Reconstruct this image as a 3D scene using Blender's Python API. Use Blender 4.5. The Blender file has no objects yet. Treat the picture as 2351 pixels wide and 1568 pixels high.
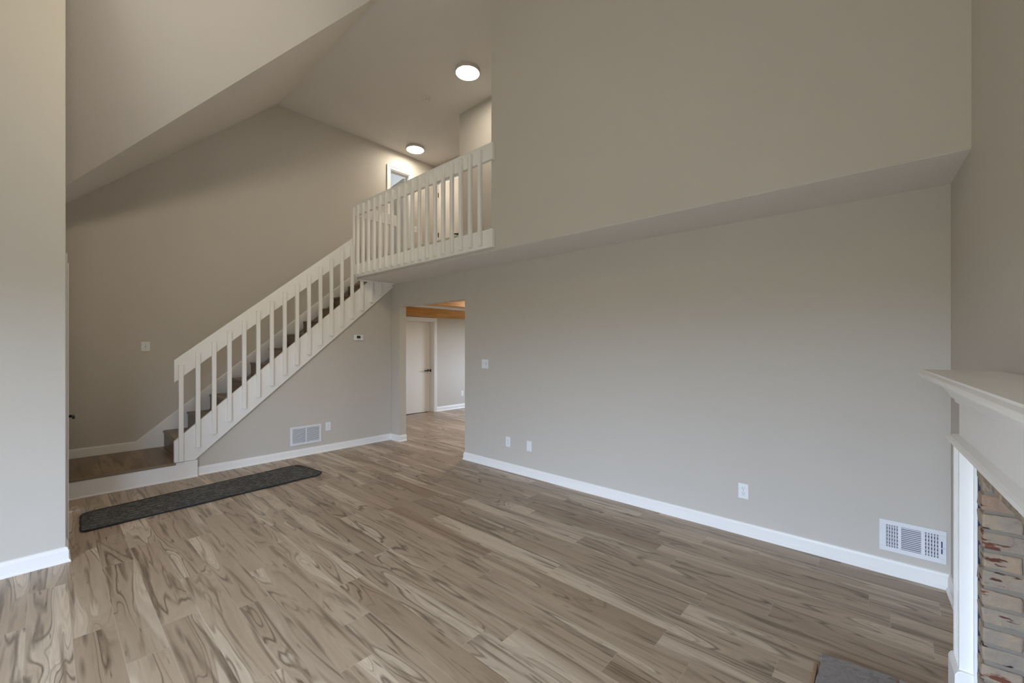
import bpy, bmesh, math, random
from mathutils import Matrix, Vector

sc = bpy.context.scene
COL = sc.collection
PI = math.pi
R = math.radians

# ------------------------------------------------------------------ camera
EYE = 1.46
cam_d = bpy.data.cameras.new('camera')
cam = bpy.data.objects.new('camera', cam_d)
COL.objects.link(cam)
cam_d.sensor_width = 36.0
cam_d.lens = 966.0 / 2351.0 * 36.0
cam_d.shift_y = 11.0 / 2351.0
cam_d.clip_start = 0.02
cam.location = (0, 0, EYE)
cam.rotation_euler = (PI / 2, 0, -math.atan2(1070, 966))
sc.camera = cam

# ------------------------------------------------------------------ world, daylight, exposure
world = bpy.data.worlds.new('sky')
sc.world = world
world.use_nodes = True
wnt = world.node_tree
_tc = wnt.nodes.new('ShaderNodeTexCoord')
_sp = wnt.nodes.new('ShaderNodeSeparateXYZ')
wnt.links.new(_tc.outputs['Generated'], _sp.inputs[0])
_rp = wnt.nodes.new('ShaderNodeValToRGB')
wnt.links.new(_sp.outputs[2], _rp.inputs[0])
# overcast sky above the garden
_rp.color_ramp.elements.new(0.5)
_rp.color_ramp.elements.new(0.7)
for _e, (_p, _c) in zip(_rp.color_ramp.elements,
                        ((0.0, (0.13, 0.135, 0.11, 1)), (0.02, (0.13, 0.135, 0.11, 1)), (0.08, (0.72, 0.87, 1.10, 1)), (1.0, (0.64, 0.84, 1.14, 1)))):
    _e.color = _c
_rp.color_ramp.elements[1].position = 0.01
_rp.color_ramp.elements[2].position = 0.06
wnt.links.new(_rp.outputs[0], wnt.nodes['Background'].inputs[0])
wnt.nodes['Background'].inputs[1].default_value = 19.3
sc.view_settings.view_transform = 'Standard'
sc.view_settings.look = 'None'
sc.view_settings.gamma = 1.0
sc.view_settings.use_curve_mapping = False
sc.view_settings.exposure = 0.0
sc.cycles.max_bounces = 16
sc.cycles.diffuse_bounces = 10
sc.cycles.sample_clamp_indirect = 6.0
sc.cycles.use_denoising = True


def area(name, loc, direction, sx, sy, power, color):
    d = bpy.data.lights.new(name, 'AREA')
    d.shape = 'RECTANGLE'
    d.size, d.size_y = sx, sy
    d.energy = power
    d.color = color
    o = bpy.data.objects.new(name, d)
    COL.objects.link(o)
    o.location = loc
    o.rotation_euler = Vector(direction).to_track_quat('-Z', 'Y').to_euler()
    return o




def portal(loc, direction, sx, sy):
    o = area('daylight_portal', loc, direction, sx, sy, 1.0, (1, 1, 1))
    o.data.cycles.is_portal = True


# daylight comes from the sky through the glazed patio door of the outer wall and the window by the fireplace (left, behind the camera),
# the kitchen window beyond the cased opening and the upstairs bedroom window; portals mark the openings
portal((-2.13, 0.95, 1.06), (1, 0, 0), 2.3, 2.12)
_pc = (3.63 - 4.925 * math.cos(R(2.8)) + 0.14 * math.sin(R(2.8)), -0.262 - 4.925 * math.sin(R(2.8)) - 0.14 * math.cos(R(2.8)), 1.225)
portal(_pc, (-math.sin(R(2.8)), math.cos(R(2.8)), 0), 0.95, 1.75)
portal((8.51, 5.7, 1.5), (-1, 0, 0), 1.4, 1.2)
portal((5.1, 9.56, 3.54), (0, -1, 0), 0.4, 0.08)

# ------------------------------------------------------------------ key dimensions (metres)
XW = 3.63      # lower right wall
XU = 3.05      # upper right wall / balcony edge
ZS = 2.435     # soffit
ZF = 2.69      # upper floor
ZC = 5.10      # flat ceiling
YB = 6.865     # stair wall
YS = 5.835     # wall under the stair
YL = 4.16      # wall at the left
XE = 0.09      # entry wall
RNG = random.Random(7)


# ------------------------------------------------------------------ materials
def mat(name):
    m = bpy.data.materials.new(name)
    m.use_nodes = True
    nt = m.node_tree
    return m, nt, nt.nodes['Principled BSDF']


def N(nt, kind, **kw):
    n = nt.nodes.new(kind)
    for k, v in kw.items():
        if k.startswith('i_'):
            key = k[2:]
            key = int(key) if key.isdigit() else key.replace('_', ' ')
            n.inputs[key].default_value = v
        else:
            setattr(n, k, v)
    return n


def L(nt, a, b):
    nt.links.new(a, b)


def math_n(nt, op, a, b=None, clamp=False):
    n = nt.nodes.new('ShaderNodeMath')
    n.operation = op
    n.use_clamp = clamp
    for i, v in enumerate((a, b)):
        if v is None:
            continue
        if isinstance(v, (int, float)):
            n.inputs[i].default_value = v
        else:
            nt.links.new(v, n.inputs[i])
    return n.outputs[0]


def ramp(nt, fac, stops):
    n = nt.nodes.new('ShaderNodeValToRGB')
    cr = n.color_ramp
    while len(cr.elements) < len(stops):
        cr.elements.new(0.5)
    for e, (p, c) in zip(cr.elements, stops):
        e.position = p
        e.color = c if len(c) == 4 else (*c, 1)
    nt.links.new(fac, n.inputs[0])
    return n.outputs[0]


def mix(nt, fac, a, b, blend='MIX'):
    n = nt.nodes.new('ShaderNodeMix')
    n.data_type = 'RGBA'
    n.blend_type = blend
    for i, v in ((0, fac), (6, a), (7, b)):
        if isinstance(v, (int, float)):
            n.inputs[i].default_value = v
        elif isinstance(v, tuple):
            n.inputs[i].default_value = v if len(v) == 4 else (*v, 1)
        else:
            nt.links.new(v, n.inputs[i])
    return n.outputs[2]


def bump(nt, bs, height, strength, dist=0.01):
    n = nt.nodes.new('ShaderNodeBump')
    n.inputs['Strength'].default_value = strength
    n.inputs['Distance'].default_value = dist
    nt.links.new(height, n.inputs['Height'])
    nt.links.new(n.outputs[0], bs.inputs['Normal'])


def painted(name, color, rough=0.6, bscale=220, bstr=0.08, bdist=0.002, detail=2, spec=0.3):
    m, nt, bs = mat(name)
    tc = N(nt, 'ShaderNodeTexCoord')
    no = N(nt, 'ShaderNodeTexNoise', i_Scale=bscale, i_Detail=detail)
    L(nt, tc.outputs['Object'], no.inputs['Vector'])
    lo = N(nt, 'ShaderNodeTexNoise', i_Scale=1.3, i_Detail=2)
    L(nt, tc.outputs['Object'], lo.inputs['Vector'])
    c2 = tuple(c * 0.965 for c in color)
    L(nt, mix(nt, lo.outputs[0], c2, color), bs.inputs['Base Color'])
    bs.inputs['Roughness'].default_value = rough
    bs.inputs['Specular IOR Level'].default_value = spec
    bump(nt, bs, no.outputs[0], bstr, bdist)
    return m


def plain(name, color, rough=0.5, metal=0.0, emit=None, strength=0.0):
    m, nt, bs = mat(name)
    tc = N(nt, 'ShaderNodeTexCoord')
    no = N(nt, 'ShaderNodeTexNoise', i_Scale=30.0, i_Detail=2)
    L(nt, tc.outputs['Object'], no.inputs['Vector'])
    L(nt, mix(nt, no.outputs[0], tuple(c * 0.94 for c in color), color), bs.inputs['Base Color'])
    bs.inputs['Roughness'].default_value = rough
    bs.inputs['Metallic'].default_value = metal
    if emit:
        bs.inputs['Emission Color'].default_value = (*emit, 1)
        bs.inputs['Emission Strength'].default_value = strength
    return m


WALL = (0.58, 0.545, 0.495)
M_WALL = painted('wall_paint_greige', WALL, 0.62, 260, 0.10)
M_CEIL = painted('ceiling_knockdown', (0.76, 0.735, 0.71), 0.85, 55, 0.45, 0.004, 4)
M_WHITE = painted('trim_white_paint', (0.885, 0.875, 0.86), 0.38, 90, 0.04, 0.001, 2, 0.5)
M_DOORW = painted('door_white_paint', (0.78, 0.74, 0.68), 0.45, 60, 0.03, 0.001)
M_PLATE = plain('white_plastic', (0.84, 0.85, 0.87), 0.35)
M_SLOT = plain('dark_slot', (0.02, 0.02, 0.025), 0.6)
M_DUCT = plain('dark_duct_and_gap_shadow', (0.03, 0.035, 0.06), 0.7)
M_BLACK = plain('black_metal', (0.012, 0.012, 0.014), 0.4, 0.3)
M_GREYSCREW = plain('screw_grey', (0.45, 0.46, 0.48), 0.35, 0.6)
M_SCREEN = plain('grey_display', (0.035, 0.04, 0.04), 0.2)
M_VENT = plain('vent_white_enamel', (0.78, 0.80, 0.84), 0.35)
M_LAMP = plain('lamp_glow', (1, 1, 1), 0.4, 0, (1.0, 0.90, 0.74), 62.0)
M_LRING = plain('lamp_ring', (0.62, 0.58, 0.53), 0.4, 0.2)
M_NOSE = plain('tan_vinyl_edge', (0.24, 0.185, 0.125), 0.45)
M_GLASS, _nt, _b = mat('window_glass')
_b.inputs['Transmission Weight'].default_value = 1.0
_b.inputs['Roughness'].default_value = 0.0
_b.inputs['IOR'].default_value = 1.02
_b.inputs['Base Color'].default_value = (1, 1, 1, 1)


def mix3(a, b, t):
    return tuple(x + (y - x) * t for x, y in zip(a, b))


def wood_floor(name, light=(0.56, 0.455, 0.34), mid=(0.40, 0.30, 0.208), dark=(0.085, 0.053, 0.032),
               rough=0.36, seam=True, gain=1.0):
    """knotty vinyl plank: UV = metres inside the plank, face attribute 'plank' = its random offset"""
    m, nt, bs = mat(name)
    uv = N(nt, 'ShaderNodeUVMap', uv_map='UVMap')
    at = N(nt, 'ShaderNodeAttribute', attribute_name='plank')
    sep = N(nt, 'ShaderNodeSeparateColor')
    L(nt, at.outputs['Color'], sep.inputs[0])
    r, g, b = sep.outputs[0], sep.outputs[1], sep.outputs[2]
    sx = N(nt, 'ShaderNodeSeparateXYZ')
    L(nt, uv.outputs[0], sx.inputs[0])
    u, v = sx.outputs[0], sx.outputs[1]
    cmb = N(nt, 'ShaderNodeCombineXYZ')
    L(nt, math_n(nt, 'ADD', u, math_n(nt, 'MULTIPLY', r, 37.0)), cmb.inputs[0])
    L(nt, math_n(nt, 'ADD', math_n(nt, 'MULTIPLY', v, 0.105), math_n(nt, 'MULTIPLY', g, 41.0)), cmb.inputs[1])
    L(nt, math_n(nt, 'MULTIPLY', b, 29.0), cmb.inputs[2])
    P = cmb.outputs[0]
    # knots (stretched cells) that bend the figure round them
    vo = N(nt, 'ShaderNodeTexVoronoi', voronoi_dimensions='2D', feature='F1', i_Scale=3.6, i_Randomness=1.0)
    L(nt, P, vo.inputs['Vector'])
    kd = vo.outputs['Distance']
    halo = math_n(nt, 'POWER', math_n(nt, 'SUBTRACT', 1.0, kd, True), 6.0)
    big = N(nt, 'ShaderNodeTexNoise', i_Scale=6.6, i_Detail=2.2, i_Roughness=0.42, i_Distortion=0.45)
    L(nt, P, big.inputs['Vector'])
    figure = math_n(nt, 'ADD', big.outputs[0], math_n(nt, 'MULTIPLY', halo, 0.32))
    wob = N(nt, 'ShaderNodeTexNoise', i_Scale=70.0, i_Detail=2.0)
    L(nt, P, wob.inputs['Vector'])
    figure = math_n(nt, 'ADD', figure, math_n(nt, 'MULTIPLY', wob.outputs[0], 0.020))
    rings = math_n(nt, 'SINE', math_n(nt, 'MULTIPLY', figure, 150.0))
    rings = math_n(nt, 'ADD', math_n(nt, 'MULTIPLY', rings, 0.5), 0.5)
    # pale sapwood against browner heartwood, with a ragged border
    tone = N(nt, 'ShaderNodeTexNoise', i_Scale=14.0, i_Detail=3.0, i_Distortion=0.6)
    L(nt, P, tone.inputs['Vector'])
    ft = math_n(nt, 'ADD', figure, math_n(nt, 'MULTIPLY', math_n(nt, 'SUBTRACT', tone.outputs[0], 0.5), 0.10))
    lightest = tuple(min(1, c * 1.13) for c in light)
    base = ramp(nt, ft, [(0.40, lightest), (0.455, light), (0.475, mix3(light, mid, 0.62)), (0.62, mid), (0.80, mix3(light, mid, 0.75))])
    base = mix(nt, math_n(nt, 'MULTIPLY', rings, 0.26), base, mix3(mid, dark, 0.22))
    # dark mineral streaks: thin contour lines of the figure, only in places
    where = N(nt, 'ShaderNodeTexNoise', i_Scale=9.0, i_Detail=1.0)
    L(nt, P, where.inputs['Vector'])
    wmask = ramp(nt, where.outputs[0], [(0.40, (0, 0, 0)), (0.56, (1, 1, 1))])
    for centre, width, amt in ((0.470, 0.013, 0.75), (0.545, 0.016, 0.85), (0.62, 0.011, 0.7), (0.415, 0.009, 0.5)):
        d = math_n(nt, 'ABSOLUTE', math_n(nt, 'SUBTRACT', figure, centre))
        ln = math_n(nt, 'SUBTRACT', 1.0, math_n(nt, 'DIVIDE', d, width), True)
        fac = math_n(nt, 'MULTIPLY', math_n(nt, 'MULTIPLY', ln, amt), wmask)
        base = mix(nt, fac, base, dark)
    # long smoky streaks along the grain
    cm3 = N(nt, 'ShaderNodeCombineXYZ')
    L(nt, math_n(nt, 'ADD', math_n(nt, 'MULTIPLY', u, 1.0), math_n(nt, 'MULTIPLY', g, 17.0)), cm3.inputs[0])
    L(nt, math_n(nt, 'ADD', math_n(nt, 'MULTIPLY', v, 0.055), math_n(nt, 'MULTIPLY', r, 23.0)), cm3.inputs[1])
    stn = N(nt, 'ShaderNodeTexNoise', i_Scale=26.0, i_Detail=2.0, i_Distortion=0.3)
    L(nt, cm3.outputs[0], stn.inputs['Vector'])
    stm = ramp(nt, stn.outputs[0], [(0.55, (0, 0, 0)), (0.70, (1, 1, 1))])
    base = mix(nt, math_n(nt, 'MULTIPLY', stm, 0.9), base, mix3(mid, dark, 0.7))
    # small knot hearts and flecks
    heart = math_n(nt, 'SUBTRACT', 1.0, math_n(nt, 'DIVIDE', kd, 0.05), True)
    base = mix(nt, math_n(nt, 'MULTIPLY', heart, 0.7), base, dark)
    fl = N(nt, 'ShaderNodeTexNoise', i_Scale=48.0, i_Detail=1.0)
    L(nt, P, fl.inputs['Vector'])
    flm = ramp(nt, fl.outputs[0], [(0.71, (0, 0, 0)), (0.77, (1, 1, 1))])
    base = mix(nt, math_n(nt, 'MULTIPLY', flm, 0.6), base, dark)
    # fine pores
    po = N(nt, 'ShaderNodeTexNoise', i_Scale=150.0, i_Detail=2.0)
    cm2 = N(nt, 'ShaderNodeCombineXYZ')
    L(nt, math_n(nt, 'ADD', u, r), cm2.inputs[0])
    L(nt, math_n(nt, 'ADD', math_n(nt, 'MULTIPLY', v, 0.05), g), cm2.inputs[1])
    L(nt, cm2.outputs[0], po.inputs['Vector'])
    base = mix(nt, math_n(nt, 'MULTIPLY', math_n(nt, 'SUBTRACT', po.outputs[0], 0.42, True), 0.9), base, mid)
    # plank to plank tone
    tint = ramp(nt, b, [(0.0, (1.04, 1.04, 1.04)), (0.5, (0.98, 0.97, 0.96)), (0.85, (0.90, 0.89, 0.88)), (1.0, (0.80, 0.75, 0.70))])
    base = mix(nt, 1.0, base, tint, 'MULTIPLY')
    if gain != 1.0:
        base = mix(nt, 1.0, base, (gain, gain, gain), 'MULTIPLY')
    if seam:
        em = N(nt, 'ShaderNodeAttribute', attribute_name='dims')
        sd = N(nt, 'ShaderNodeSeparateColor')
        L(nt, em.outputs['Color'], sd.inputs[0])
        du = math_n(nt, 'MINIMUM', u, math_n(nt, 'SUBTRACT', sd.outputs[0], u))
        dv = math_n(nt, 'MINIMUM', v, math_n(nt, 'SUBTRACT', sd.outputs[1], v))
        e = math_n(nt, 'MINIMUM', du, dv)
        sm = math_n(nt, 'SUBTRACT', 1.0, math_n(nt, 'DIVIDE', e, 0.0022), True)
        base = mix(nt, math_n(nt, 'MULTIPLY', sm, 0.45), base, (0.56, 0.49, 0.40))
    L(nt, base, bs.inputs['Base Color'])
    bs.inputs['Roughness'].default_value = rough
    bs.inputs['Specular IOR Level'].default_value = 0.45
    bump(nt, bs, po.outputs[0], 0.10, 0.001)
    return m


M_FLOOR = wood_floor('vinyl_plank_floor')
M_STEP = wood_floor('vinyl_plank_stairs', light=(0.27, 0.195, 0.125), mid=(0.185, 0.125, 0.075), dark=(0.06, 0.036, 0.02), seam=False)


def warm_wood(name):
    m, nt, bs = mat(name)
    tc = N(nt, 'ShaderNodeTexCoord')
    mp = N(nt, 'ShaderNodeMapping')
    mp.inputs['Scale'].default_value = (0.8, 14, 14)
    L(nt, tc.outputs['Object'], mp.inputs[0])
    no = N(nt, 'ShaderNodeTexNoise', i_Scale=3.0, i_Detail=4, i_Distortion=0.7)
    L(nt, mp.outputs[0], no.inputs['Vector'])
    L(nt, ramp(nt, no.outputs[0], [(0.35, (0.62, 0.31, 0.075)), (0.65, (0.44, 0.185, 0.032))]), bs.inputs['Base Color'])
    bs.inputs['Roughness'].default_value = 0.4
    return m


M_BEAM = warm_wood('stained_oak_beam')
M_HEARTHWOOD = plain('oak_edging', (0.33, 0.21, 0.12), 0.5)


def rug_mat(name):
    m, nt, bs = mat(name)
    tc = N(nt, 'ShaderNodeTexCoord')
    sx = N(nt, 'ShaderNodeSeparateXYZ')
    L(nt, tc.outputs['Object'], sx.inputs[0])
    no = N(nt, 'ShaderNodeTexNoise', i_Scale=9.0, i_Detail=2)
    L(nt, tc.outputs['Object'], no.inputs['Vector'])
    wig = math_n(nt, 'MULTIPLY', math_n(nt, 'SUBTRACT', no.outputs[0], 0.5), 0.05)
    x = math_n(nt, 'ADD', sx.outputs[0], wig)
    y = math_n(nt, 'ADD', sx.outputs[1], wig)
    fac = None
    for kx, ky, w in ((2.2, 15.0, 0.055), (-2.2, 15.0, 0.055), (0.5, 27.0, 0.05)):
        ph = math_n(nt, 'ADD', math_n(nt, 'MULTIPLY', x, kx), math_n(nt, 'MULTIPLY', y, ky))
        fr = math_n(nt, 'ABSOLUTE', math_n(nt, 'SUBTRACT', math_n(nt, 'FRACT', ph), 0.5))
        ln = math_n(nt, 'SUBTRACT', 1.0, math_n(nt, 'DIVIDE', fr, w), True)
        fac = ln if fac is None else math_n(nt, 'MAXIMUM', fac, ln)
    n2 = N(nt, 'ShaderNodeTexNoise', i_Scale=22.0, i_Detail=1)
    L(nt, tc.outputs['Object'], n2.inputs['Vector'])
    brk = ramp(nt, n2.outputs[0], [(0.44, (0, 0, 0)), (0.56, (1, 1, 1))])
    mp = N(nt, 'ShaderNodeMapping')
    mp.inputs['Scale'].default_value = (60, 300, 100)
    L(nt, tc.outputs['Object'], mp.inputs[0])
    hz = N(nt, 'ShaderNodeTexNoise', i_Scale=1.0, i_Detail=3)
    L(nt, mp.outputs[0], hz.inputs['Vector'])
    base = ramp(nt, hz.outputs[0], [(0.34, (0.018, 0.017, 0.016)), (0.52, (0.085, 0.080, 0.075)), (0.68, (0.22, 0.21, 0.195))])
    base = mix(nt, math_n(nt, 'MULTIPLY', math_n(nt, 'MULTIPLY', fac, brk), 0.75), base, (0.44, 0.425, 0.40))
    L(nt, base, bs.inputs['Base Color'])
    bs.inputs['Roughness'].default_value = 0.95
    bs.inputs['Specular IOR Level'].default_value = 0.1
    bump(nt, bs, hz.outputs[0], 0.5, 0.004)
    return m


M_RUG = rug_mat('charcoal_woven_rug')
M_BIND = plain('black_rug_binding', (0.012, 0.012, 0.014), 0.9)


def brick_mat(name):
    m, nt, bs = mat(name)
    at = N(nt, 'ShaderNodeAttribute', attribute_name='plank')
    sep = N(nt, 'ShaderNodeSeparateColor')
    L(nt, at.outputs['Color'], sep.inputs[0])
    tc = N(nt, 'ShaderNodeTexCoord')
    off = N(nt, 'ShaderNodeVectorMath', operation='MULTIPLY_ADD')
    L(nt, at.outputs['Color'], off.inputs[0])
    off.inputs[1].default_value = (9, 9, 9)
    L(nt, tc.outputs['Object'], off.inputs[2])
    body = ramp(nt, sep.outputs[0], [(0.0, (0.37, 0.285, 0.205)), (0.35, (0.38, 0.25, 0.16)), (0.6, (0.28, 0.225, 0.175)), (0.85, (0.39, 0.285, 0.19)), (1.0, (0.34, 0.19, 0.12))])
    no = N(nt, 'ShaderNodeTexNoise', i_Scale=30.0, i_Detail=4)
    L(nt, off.outputs[0], no.inputs['Vector'])
    n3 = N(nt, 'ShaderNodeTexNoise', i_Scale=11.0, i_Detail=3, i_Distortion=0.8)
    L(nt, off.outputs[0], n3.inputs['Vector'])
    body = mix(nt, ramp(nt, n3.outputs[0], [(0.40, (0, 0, 0)), (0.62, (0.75, 0.75, 0.75))]), body, (0.25, 0.22, 0.19))
    body = mix(nt, math_n(nt, 'MULTIPLY', no.outputs[0], 0.45), body, (0.43, 0.345, 0.255))
    mp = N(nt, 'ShaderNodeMapping')
    mp.inputs['Scale'].default_value = (8, 8, 26)
    L(nt, off.outputs[0], mp.inputs[0])
    st = N(nt, 'ShaderNodeTexNoise', i_Scale=1.6, i_Detail=3)
    L(nt, mp.outputs[0], st.inputs['Vector'])
    thr = math_n(nt, 'ADD', math_n(nt, 'SUBTRACT', st.outputs[0], 0.735), math_n(nt, 'MULTIPLY', sep.outputs[1], 0.19))
    red = math_n(nt, 'MULTIPLY', thr, 22.0, True)
    tone = mix(nt, sep.outputs[2], (0.16, 0.055, 0.03), (0.03, 0.009, 0.009))
    L(nt, mix(nt, red, body, tone), bs.inputs['Base Color'])
    bs.inputs['Roughness'].default_value = 0.9
    bump(nt, bs, no.outputs[0], 0.9, 0.012)
    return m


M_BRICK = brick_mat('old_brick')
M_MORTAR = painted('grey_mortar', (0.25, 0.22, 0.185), 0.95, 80, 0.6, 0.004, 4)


def stone_mat(name):
    m, nt, bs = mat(name)
    tc = N(nt, 'ShaderNodeTexCoord')
    no = N(nt, 'ShaderNodeTexNoise', i_Scale=16.0, i_Detail=8, i_Roughness=0.7, i_Distortion=0.3)
    L(nt, tc.outputs['Object'], no.inputs['Vector'])
    L(nt, ramp(nt, no.outputs[0], [(0.32, (0.16, 0.14, 0.135)), (0.48, (0.31, 0.275, 0.26)), (0.58, (0.24, 0.21, 0.205)), (0.72, (0.44, 0.40, 0.37))]), bs.inputs['Base Color'])
    bs.inputs['Roughness'].default_value = 0.55
    bump(nt, bs, no.outputs[0], 0.9, 0.012)
    return m


M_STONE = stone_mat('flagstone')
M_CARPET = painted('beige_carpet', (0.42, 0.36, 0.29), 0.95, 300, 0.5, 0.006, 3, 0.05)


# ------------------------------------------------------------------ mesh helpers
class MB:
    """collects shapes, then links them as one mesh object"""

    def __init__(self, M=None):
        self.bm = bmesh.new()
        self.M = M or Matrix.Identity(4)

    def _face(self, vs, cs=None):
        return self.bm.faces.new(vs)

    def hexa(self, pts):
        v = [self.bm.verts.new(self.M @ Vector(p)) for p in pts]
        for f in ((0, 3, 2, 1), (4, 5, 6, 7), (0, 1, 5, 4), (1, 2, 6, 5), (2, 3, 7, 6), (3, 0, 4, 7)):
            self.bm.faces.new([v[i] for i in f])
        return self

    def box(self, x0, x1, y0, y1, z0, z1):
        return self.hexa([(x0, y0, z0), (x1, y0, z0), (x1, y1, z0), (x0, y1, z0),
                          (x0, y0, z1), (x1, y0, z1), (x1, y1, z1), (x0, y1, z1)])

    def prism(self, poly, a, b, axis='y'):
        """poly: 2D points; extruded between a and b along axis ('x': poly=(y,z), 'y': poly=(x,z), 'z': poly=(x,y))"""
        def p3(p, t):
            return {'x': (t, p[0], p[1]), 'y': (p[0], t, p[1]), 'z': (p[0], p[1], t)}[axis]
        A = [self.bm.verts.new(self.M @ Vector(p3(p, a))) for p in poly]
        B = [self.bm.verts.new(self.M @ Vector(p3(p, b))) for p in poly]
        n = len(poly)
        self.bm.faces.new(A)
        self.bm.faces.new(B[::-1])
        for i in range(n):
            j = (i + 1) % n
            self.bm.faces.new([A[i], B[i], B[j], A[j]])
        return self

    def lathe(self, prof, seg=32, axis='z', centre=(0, 0, 0)):
        """prof: (radius, height) pairs; closed with caps"""
        c = Vector(centre)
        rings = []
        for r, h in prof:
            ring = []
            for k in range(seg):
                a = 2 * PI * k / seg
                q = {'z': Vector((r * math.cos(a), r * math.sin(a), h)),
                     'y': Vector((r * math.cos(a), h, r * math.sin(a))),
                     'x': Vector((h, r * math.cos(a), r * math.sin(a)))}[axis]
                ring.append(self.bm.verts.new(self.M @ (c + q)))
            rings.append(ring)
        for A, B in zip(rings, rings[1:]):
            for k in range(seg):
                j = (k + 1) % seg
                self.bm.faces.new([A[k], A[j], B[j], B[k]])
        self.bm.faces.new(rings[0][::-1])
        self.bm.faces.new(rings[-1])
        return self

    def quad(self, pts):
        self.bm.faces.new([self.bm.verts.new(self.M @ Vector(p)) for p in pts])
        return self

    def build(self, name, m, parent=None, bevel=0.0, seg=2, smooth=False):
        bmesh.ops.recalc_face_normals(self.bm, faces=self.bm.faces[:])
        me = bpy.data.meshes.new(name)
        self.bm.to_mesh(me)
        self.bm.free()
        me.materials.append(m)
        o = bpy.data.objects.new(name, me)
        COL.objects.link(o)
        if parent is not None:
            o.parent = parent
        if smooth:
            for p in me.polygons:
                p.use_smooth = True
        if bevel > 0:
            bv = o.modifiers.new('bevel', 'BEVEL')
            bv.width = bevel
            bv.segments = seg
            bv.limit_method = 'ANGLE'
            bv.angle_limit = R(35)
        return o


def tag(o, label=None, cat=None, group=None, kind=None):
    for k, v in (('label', label), ('category', cat), ('group', group), ('kind', kind)):
        if v:
            o[k] = v
    return o


def thing(name, label, cat, loc=(0, 0, 0), rz=0.0, group=None):
    o = bpy.data.objects.new(name, None)
    o.empty_display_size = 0.1
    COL.objects.link(o)
    o.location = loc
    o.rotation_euler = (0, 0, rz)
    return tag(o, label, cat, group)


def struct(o, label=None, cat=None):
    o['kind'] = 'structure'
    if label:
        o['label'] = label
    if cat:
        o['category'] = cat
    return o


def dup(root, loc, rz, label, group=None):
    r = root.copy()
    COL.objects.link(r)
    r.location = loc
    r.rotation_euler = (0, 0, rz)
    r['label'] = label
    if group:
        r['group'] = group
    for ch in list(root.children):
        c = ch.copy()
        COL.objects.link(c)
        c.parent = r
        for g in list(ch.children):
            d = g.copy()
            COL.objects.link(d)
            d.parent = c
    return r


def face_attr(me, uvs, plank, dims=None):
    """uvs: list per face of list per corner; plank: rgb per face"""
    uvl = me.uv_layers.new(name='UVMap')
    a = me.attributes.new('plank', 'FLOAT_COLOR', 'FACE')
    d = me.attributes.new('dims', 'FLOAT_COLOR', 'FACE') if dims else None
    for p in me.polygons:
        a.data[p.index].color = (*plank[p.index], 1)
        if d:
            d.data[p.index].color = (*dims[p.index], 0, 1)
        for li, q in zip(p.loop_indices, uvs[p.index]):
            uvl.data[li].uv = q


def box_uv(o, along='y', seed=1):
    """UV in metres on a mesh of boards: v runs along the given axis; one random offset per face island (per object)"""
    me = o.data
    rr = random.Random(seed)
    rgb = (rr.random(), rr.random(), 0.2 + 0.5 * rr.random())
    ax = 'xyz'.index(along)
    uvs = []
    for p in me.polygons:
        n = p.normal
        others = [i for i in range(3) if i != ax]
        acr = min(others, key=lambda i: abs(n[i]))
        uvs.append([(me.vertices[v].co[acr], me.vertices[v].co[ax]) for v in p.vertices])
    face_attr(me, uvs, [rgb] * len(me.polygons))


# ------------------------------------------------------------------ floor: planks run along Y, 158 mm wide
PW, PL = 0.158, 1.25
KNOWN = {-3: 3.858, -2: 2.834, -1: 3.307, 0: 2.704, 1: 3.080, 2: 2.126, 3: 2.497, 4: 1.555, 5: 1.430, 6: 0.970,
         7: 1.942, 8: 0.858, 9: 1.643, 10: 2.10, 11: 0.81, 12: 1.75, 13: 1.10}


def planks(name, x0, x1, y0, y1, z, m):
    bm = bmesh.new()
    uvs, pl, dims = [], [], []
    k0 = math.floor((x0 - 0.72) / PW)
    k1 = math.ceil((x1 - 0.72) / PW)
    for k in range(k0, k1):
        off = KNOWN.get(k, RNG.random() * PL)
        xa, xb = 0.72 + k * PW, 0.72 + (k + 1) * PW
        ca, cb = max(xa, x0), min(xb, x1)
        n = math.floor((y0 - off) / PL)
        y = off + n * PL
        while y < y1:
            ya, yb = max(y, y0), min(y + PL, y1)
            if yb - ya > 1e-4 and cb - ca > 1e-4:
                vs = [bm.verts.new(q) for q in ((ca, ya, z), (cb, ya, z), (cb, yb, z), (ca, yb, z))]
                bm.faces.new(vs)
                uvs.append([(ca - xa, ya - y), (cb - xa, ya - y), (cb - xa, yb - y), (ca - xa, yb - y)])
                pl.append((RNG.random(), RNG.random(), RNG.random()))
                dims.append((PW, PL))
            y += PL
    me = bpy.data.meshes.new(name)
    bm.to_mesh(me)
    bm.free()
    face_attr(me, uvs, pl, dims)
    me.materials.append(m)
    o = bpy.data.objects.new(name, me)
    COL.objects.link(o)
    return o


struct(planks('floor', -2.12, 8.5, -0.75, 7.7, 0.0, M_FLOOR), 'wood-look knotty plank floor of the room', 'floor')
sub = MB().box(-2.12, 8.5, -0.75, 9.6, -0.12, -0.002).build('floor_slab', M_MORTAR)
struct(sub)

# ------------------------------------------------------------------ walls
TL = R(2.8)                                       # the fireplace wall stands a little out of square
FC = Vector((XW, -0.262, 0))
FE = Vector((-math.cos(TL), -math.sin(TL), 0))    # along the wall, away from the corner
FN = Vector((-math.sin(TL), math.cos(TL), 0))     # out of the wall
FM = Matrix(((FE.x, FN.x, 0, FC.x), (FE.y, FN.y, 0, FC.y), (0, 0, 1, 0), (0, 0, 0, 1)))   # (s, d, z) -> world

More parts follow.
